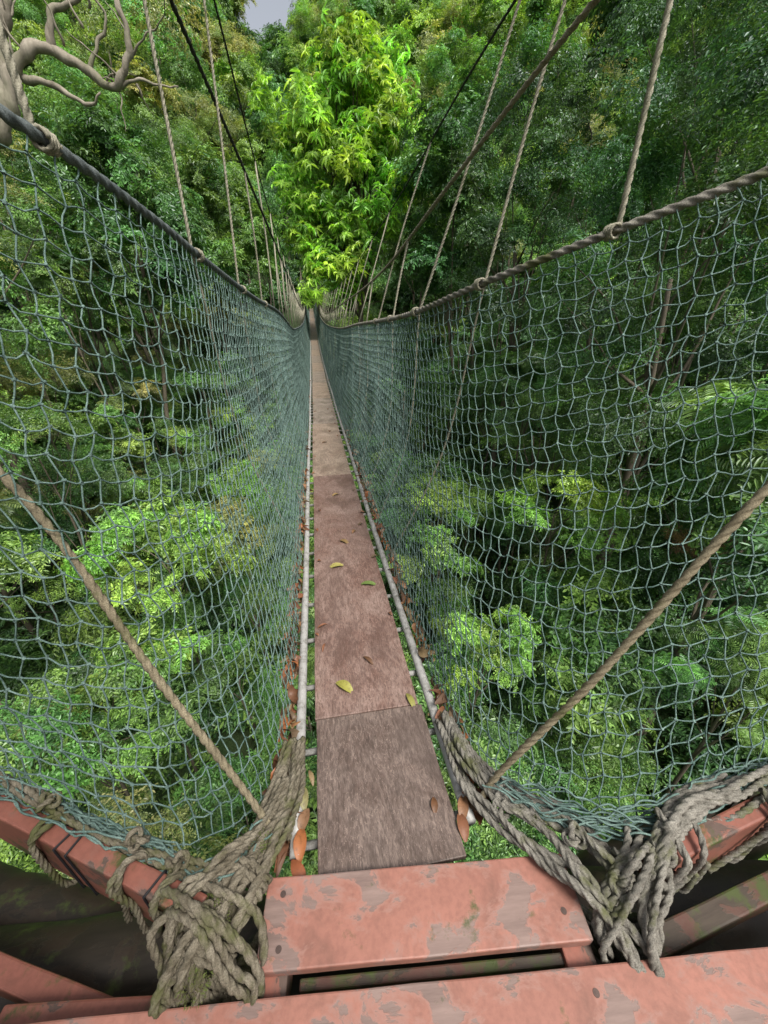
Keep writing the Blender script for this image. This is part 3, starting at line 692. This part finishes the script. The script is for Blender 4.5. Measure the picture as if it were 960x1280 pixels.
it=[]
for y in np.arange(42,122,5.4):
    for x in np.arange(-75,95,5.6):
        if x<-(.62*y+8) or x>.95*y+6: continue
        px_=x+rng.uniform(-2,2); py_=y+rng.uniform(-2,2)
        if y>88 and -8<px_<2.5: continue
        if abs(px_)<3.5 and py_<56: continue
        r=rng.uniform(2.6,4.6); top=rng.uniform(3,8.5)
        col=np.array(pal[rng.integers(0,6)])*(1.2 if y>60 else 1.05)  # farther crowns tinted lighter, haze painted into the leaf colour
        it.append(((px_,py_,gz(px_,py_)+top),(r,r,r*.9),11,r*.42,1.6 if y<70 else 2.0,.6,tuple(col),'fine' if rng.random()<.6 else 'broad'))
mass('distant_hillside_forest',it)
it=[]
for q in range(205):
    x=rng.uniform(5,27)*(1 if rng.random()<.54 else -1); y=rng.uniform(3,42); ax=abs(x)
    ztop=min(-5+1.15*(ax-4),9); zb=gz(x,y)+1
    z=rng.uniform(zb,max(zb+.5,ztop)); r=rng.uniform(1.3,2.5)
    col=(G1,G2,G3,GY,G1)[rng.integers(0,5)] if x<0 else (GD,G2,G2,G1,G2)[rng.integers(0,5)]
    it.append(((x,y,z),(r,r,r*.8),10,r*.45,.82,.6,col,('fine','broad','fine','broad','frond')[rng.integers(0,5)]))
mass('midstory_trees',it)
it=[]
for y in np.arange(-1,44,2.0):
    for x in np.arange(-15,17,2.0):
        xx=x+rng.uniform(-.8,.8); yy_=y+rng.uniform(-.8,.8)
        if rng.random()<.07: continue
        zt=gz(xx,yy_)+rng.uniform(.8,3.2)
        if abs(xx)>1.8 and rng.random()<.4: zt+=1.6
        r=rng.uniform(.9,1.6); col=(G1,G2,G3,G3,G1,GY)[rng.integers(0,6)] if xx<0 else (G1,G2,G3,G3,G2,G1)[rng.integers(0,6)]
        it.append(((xx,yy_,zt),(r,r,.8*r),6,r*.5,.68,.62,col,('broad','frond','fine','broad','fine')[rng.integers(0,5)]))
mass('understory_foliage',it)
gp=[];gs=[];gc=[]
for q in range(5200):
    y=rng.uniform(-2,118); w_=20+.95*max(0,y)
    x=rng.uniform(-w_*.8,w_)
    if abs(x)<2.5 and 47<y<53: continue
    z=float(hgt(x,y)); gp.append((x,y,z+.3)); gs.append(rng.uniform(.8,1.3)*(1+.012*max(0,y))); c_=np.array((G1,G2,G3,GD)[rng.integers(0,4)])*rng.uniform(.7,1.2); gc.append(c_)
scatter('ground_cover_plants','broad',np.array(gp),np.tile([0,0,1.],(len(gp),1)),np.array(gs),np.array(gc))
def shrub(name,c,R,kind,col,ns,sr,s,de=.85):
    tree(name,(c[0]*1.02,c[1],gz(c[0],c[1])),c,R,kind,col,ns,sr,s,de,.06,nlimb=6)
LM=(.21,.38,.07)
shrub('bright_shrub',(-4.2,8.9,-4.3),(2.2,1.8,1.4),'broad',LM,20,.6,.55)
shrub('bright_shrub',(6.3,8.7,-3.8),(2.1,1.6,1.1),'broad',LM,16,.55,.5)
shrub('bright_shrub',(3.1,5.5,-5.4),(1.5,1.5,.9),'broad',LM,12,.5,.45)
shrub('bright_shrub',(4.0,11.8,-5.0),(1.8,1.8,1.1),'fine',(.16,.29,.06),12,.55,.6)
shrub('bright_shrub',(-3.0,13.5,-5.0),(1.6,2.0,1.1),'fine',(.16,.29,.06),12,.55,.6)
shrub('fern_shrub',(6.9,3.5,-4.5),(1.9,1.6,1.0),'frond',G1,14,.5,.5)
shrub('leafy_shrub',(-4.5,5.0,-5.2),(2.2,1.6,1.0),'broad',(.115,.24,.06),18,.5,.5)
shrub('leafy_shrub',(-7.6,11.2,-2.2),(2.2,1.7,1.8),'fine',(.13,.25,.06),20,.6,.65)
shrub('leafy_shrub',(2.0,3.0,-6.0),(1.3,1.3,.9),'broad',G1,10,.5,.5)
shrub('leafy_shrub',(-1.8,3.5,-6.2),(1.3,1.5,.9),'broad',G1,10,.5,.5)
shrub('leafy_shrub',(-7.6,7.0,-3.4),(1.8,1.6,1.3),'broad',G3,14,.5,.55)
shrub('leafy_shrub',(8.2,12,-2.5),(2.2,1.8,1.6),'fine',G1,20,.6,.65)
P,Q,S,C,_=crown((8.9,6.2,-3.8),(1.3,1.0,.8),7,.4,.36,.5,(.27,.16,.09)); scatter('dead_leaf_branch','fine',P,Q,S,C)

fp=empty('far_platform')
for k in range(6): box('board',(0,L_END+.12+.2*k,deck(L_END)+.0),(1.8,.18,.04),0,M_joist,fp)
for sx in (-.85,.85): box('post',(sx,L_END+.3,deck(L_END)+1.8),(.1,.1,5.2),0,M_joist,fp)

# ---------------------------------------------------------------- world, sun, camera
w=bpy.data.worlds.new('World'); scene.world=w; w.use_nodes=True; nt=w.node_tree
bg=nt.nodes['Background']; sky=nt.nodes.new('ShaderNodeTexSky'); sky.sky_type='NISHITA'; sky.sun_disc=False
EL,AZ=60,152
sky.sun_elevation=math.radians(EL); sky.sun_rotation=math.radians(AZ); sky.dust_density=5.0; sky.air_density=1.0
hs=nt.nodes.new('ShaderNodeHueSaturation'); hs.inputs['Saturation'].default_value=.35; hs.inputs['Value'].default_value=1.3
nt.links.new(sky.outputs[0],hs.inputs['Color']); nt.links.new(hs.outputs[0],bg.inputs[0]); bg.inputs[1].default_value=.15
sl=bpy.data.lights.new('sun','SUN'); sl.energy=4.5; sl.angle=math.radians(18); sl.color=(1,.97,.91)
so=bpy.data.objects.new('sun',sl); COL.objects.link(so)
from mathutils import Vector
az=math.radians(AZ); el=math.radians(EL)
dirv=Vector((math.sin(az)*math.cos(el),math.cos(az)*math.cos(el),math.sin(el)))
so.rotation_euler=dirv.to_track_quat('Z','Y').to_euler()
cd=bpy.data.cameras.new('camera'); cd.sensor_fit='VERTICAL'; cd.sensor_height=36; cd.lens=481/1280*36; cd.clip_start=.02; cd.clip_end=1500
co=bpy.data.objects.new('camera',cd); COL.objects.link(co); co.location=(-.10,0,1.4); co.rotation_euler=(math.radians(62),0,math.radians(-9.6)); scene.camera=co
print('objs',len(bpy.data.objects),'inst',TOT[0])
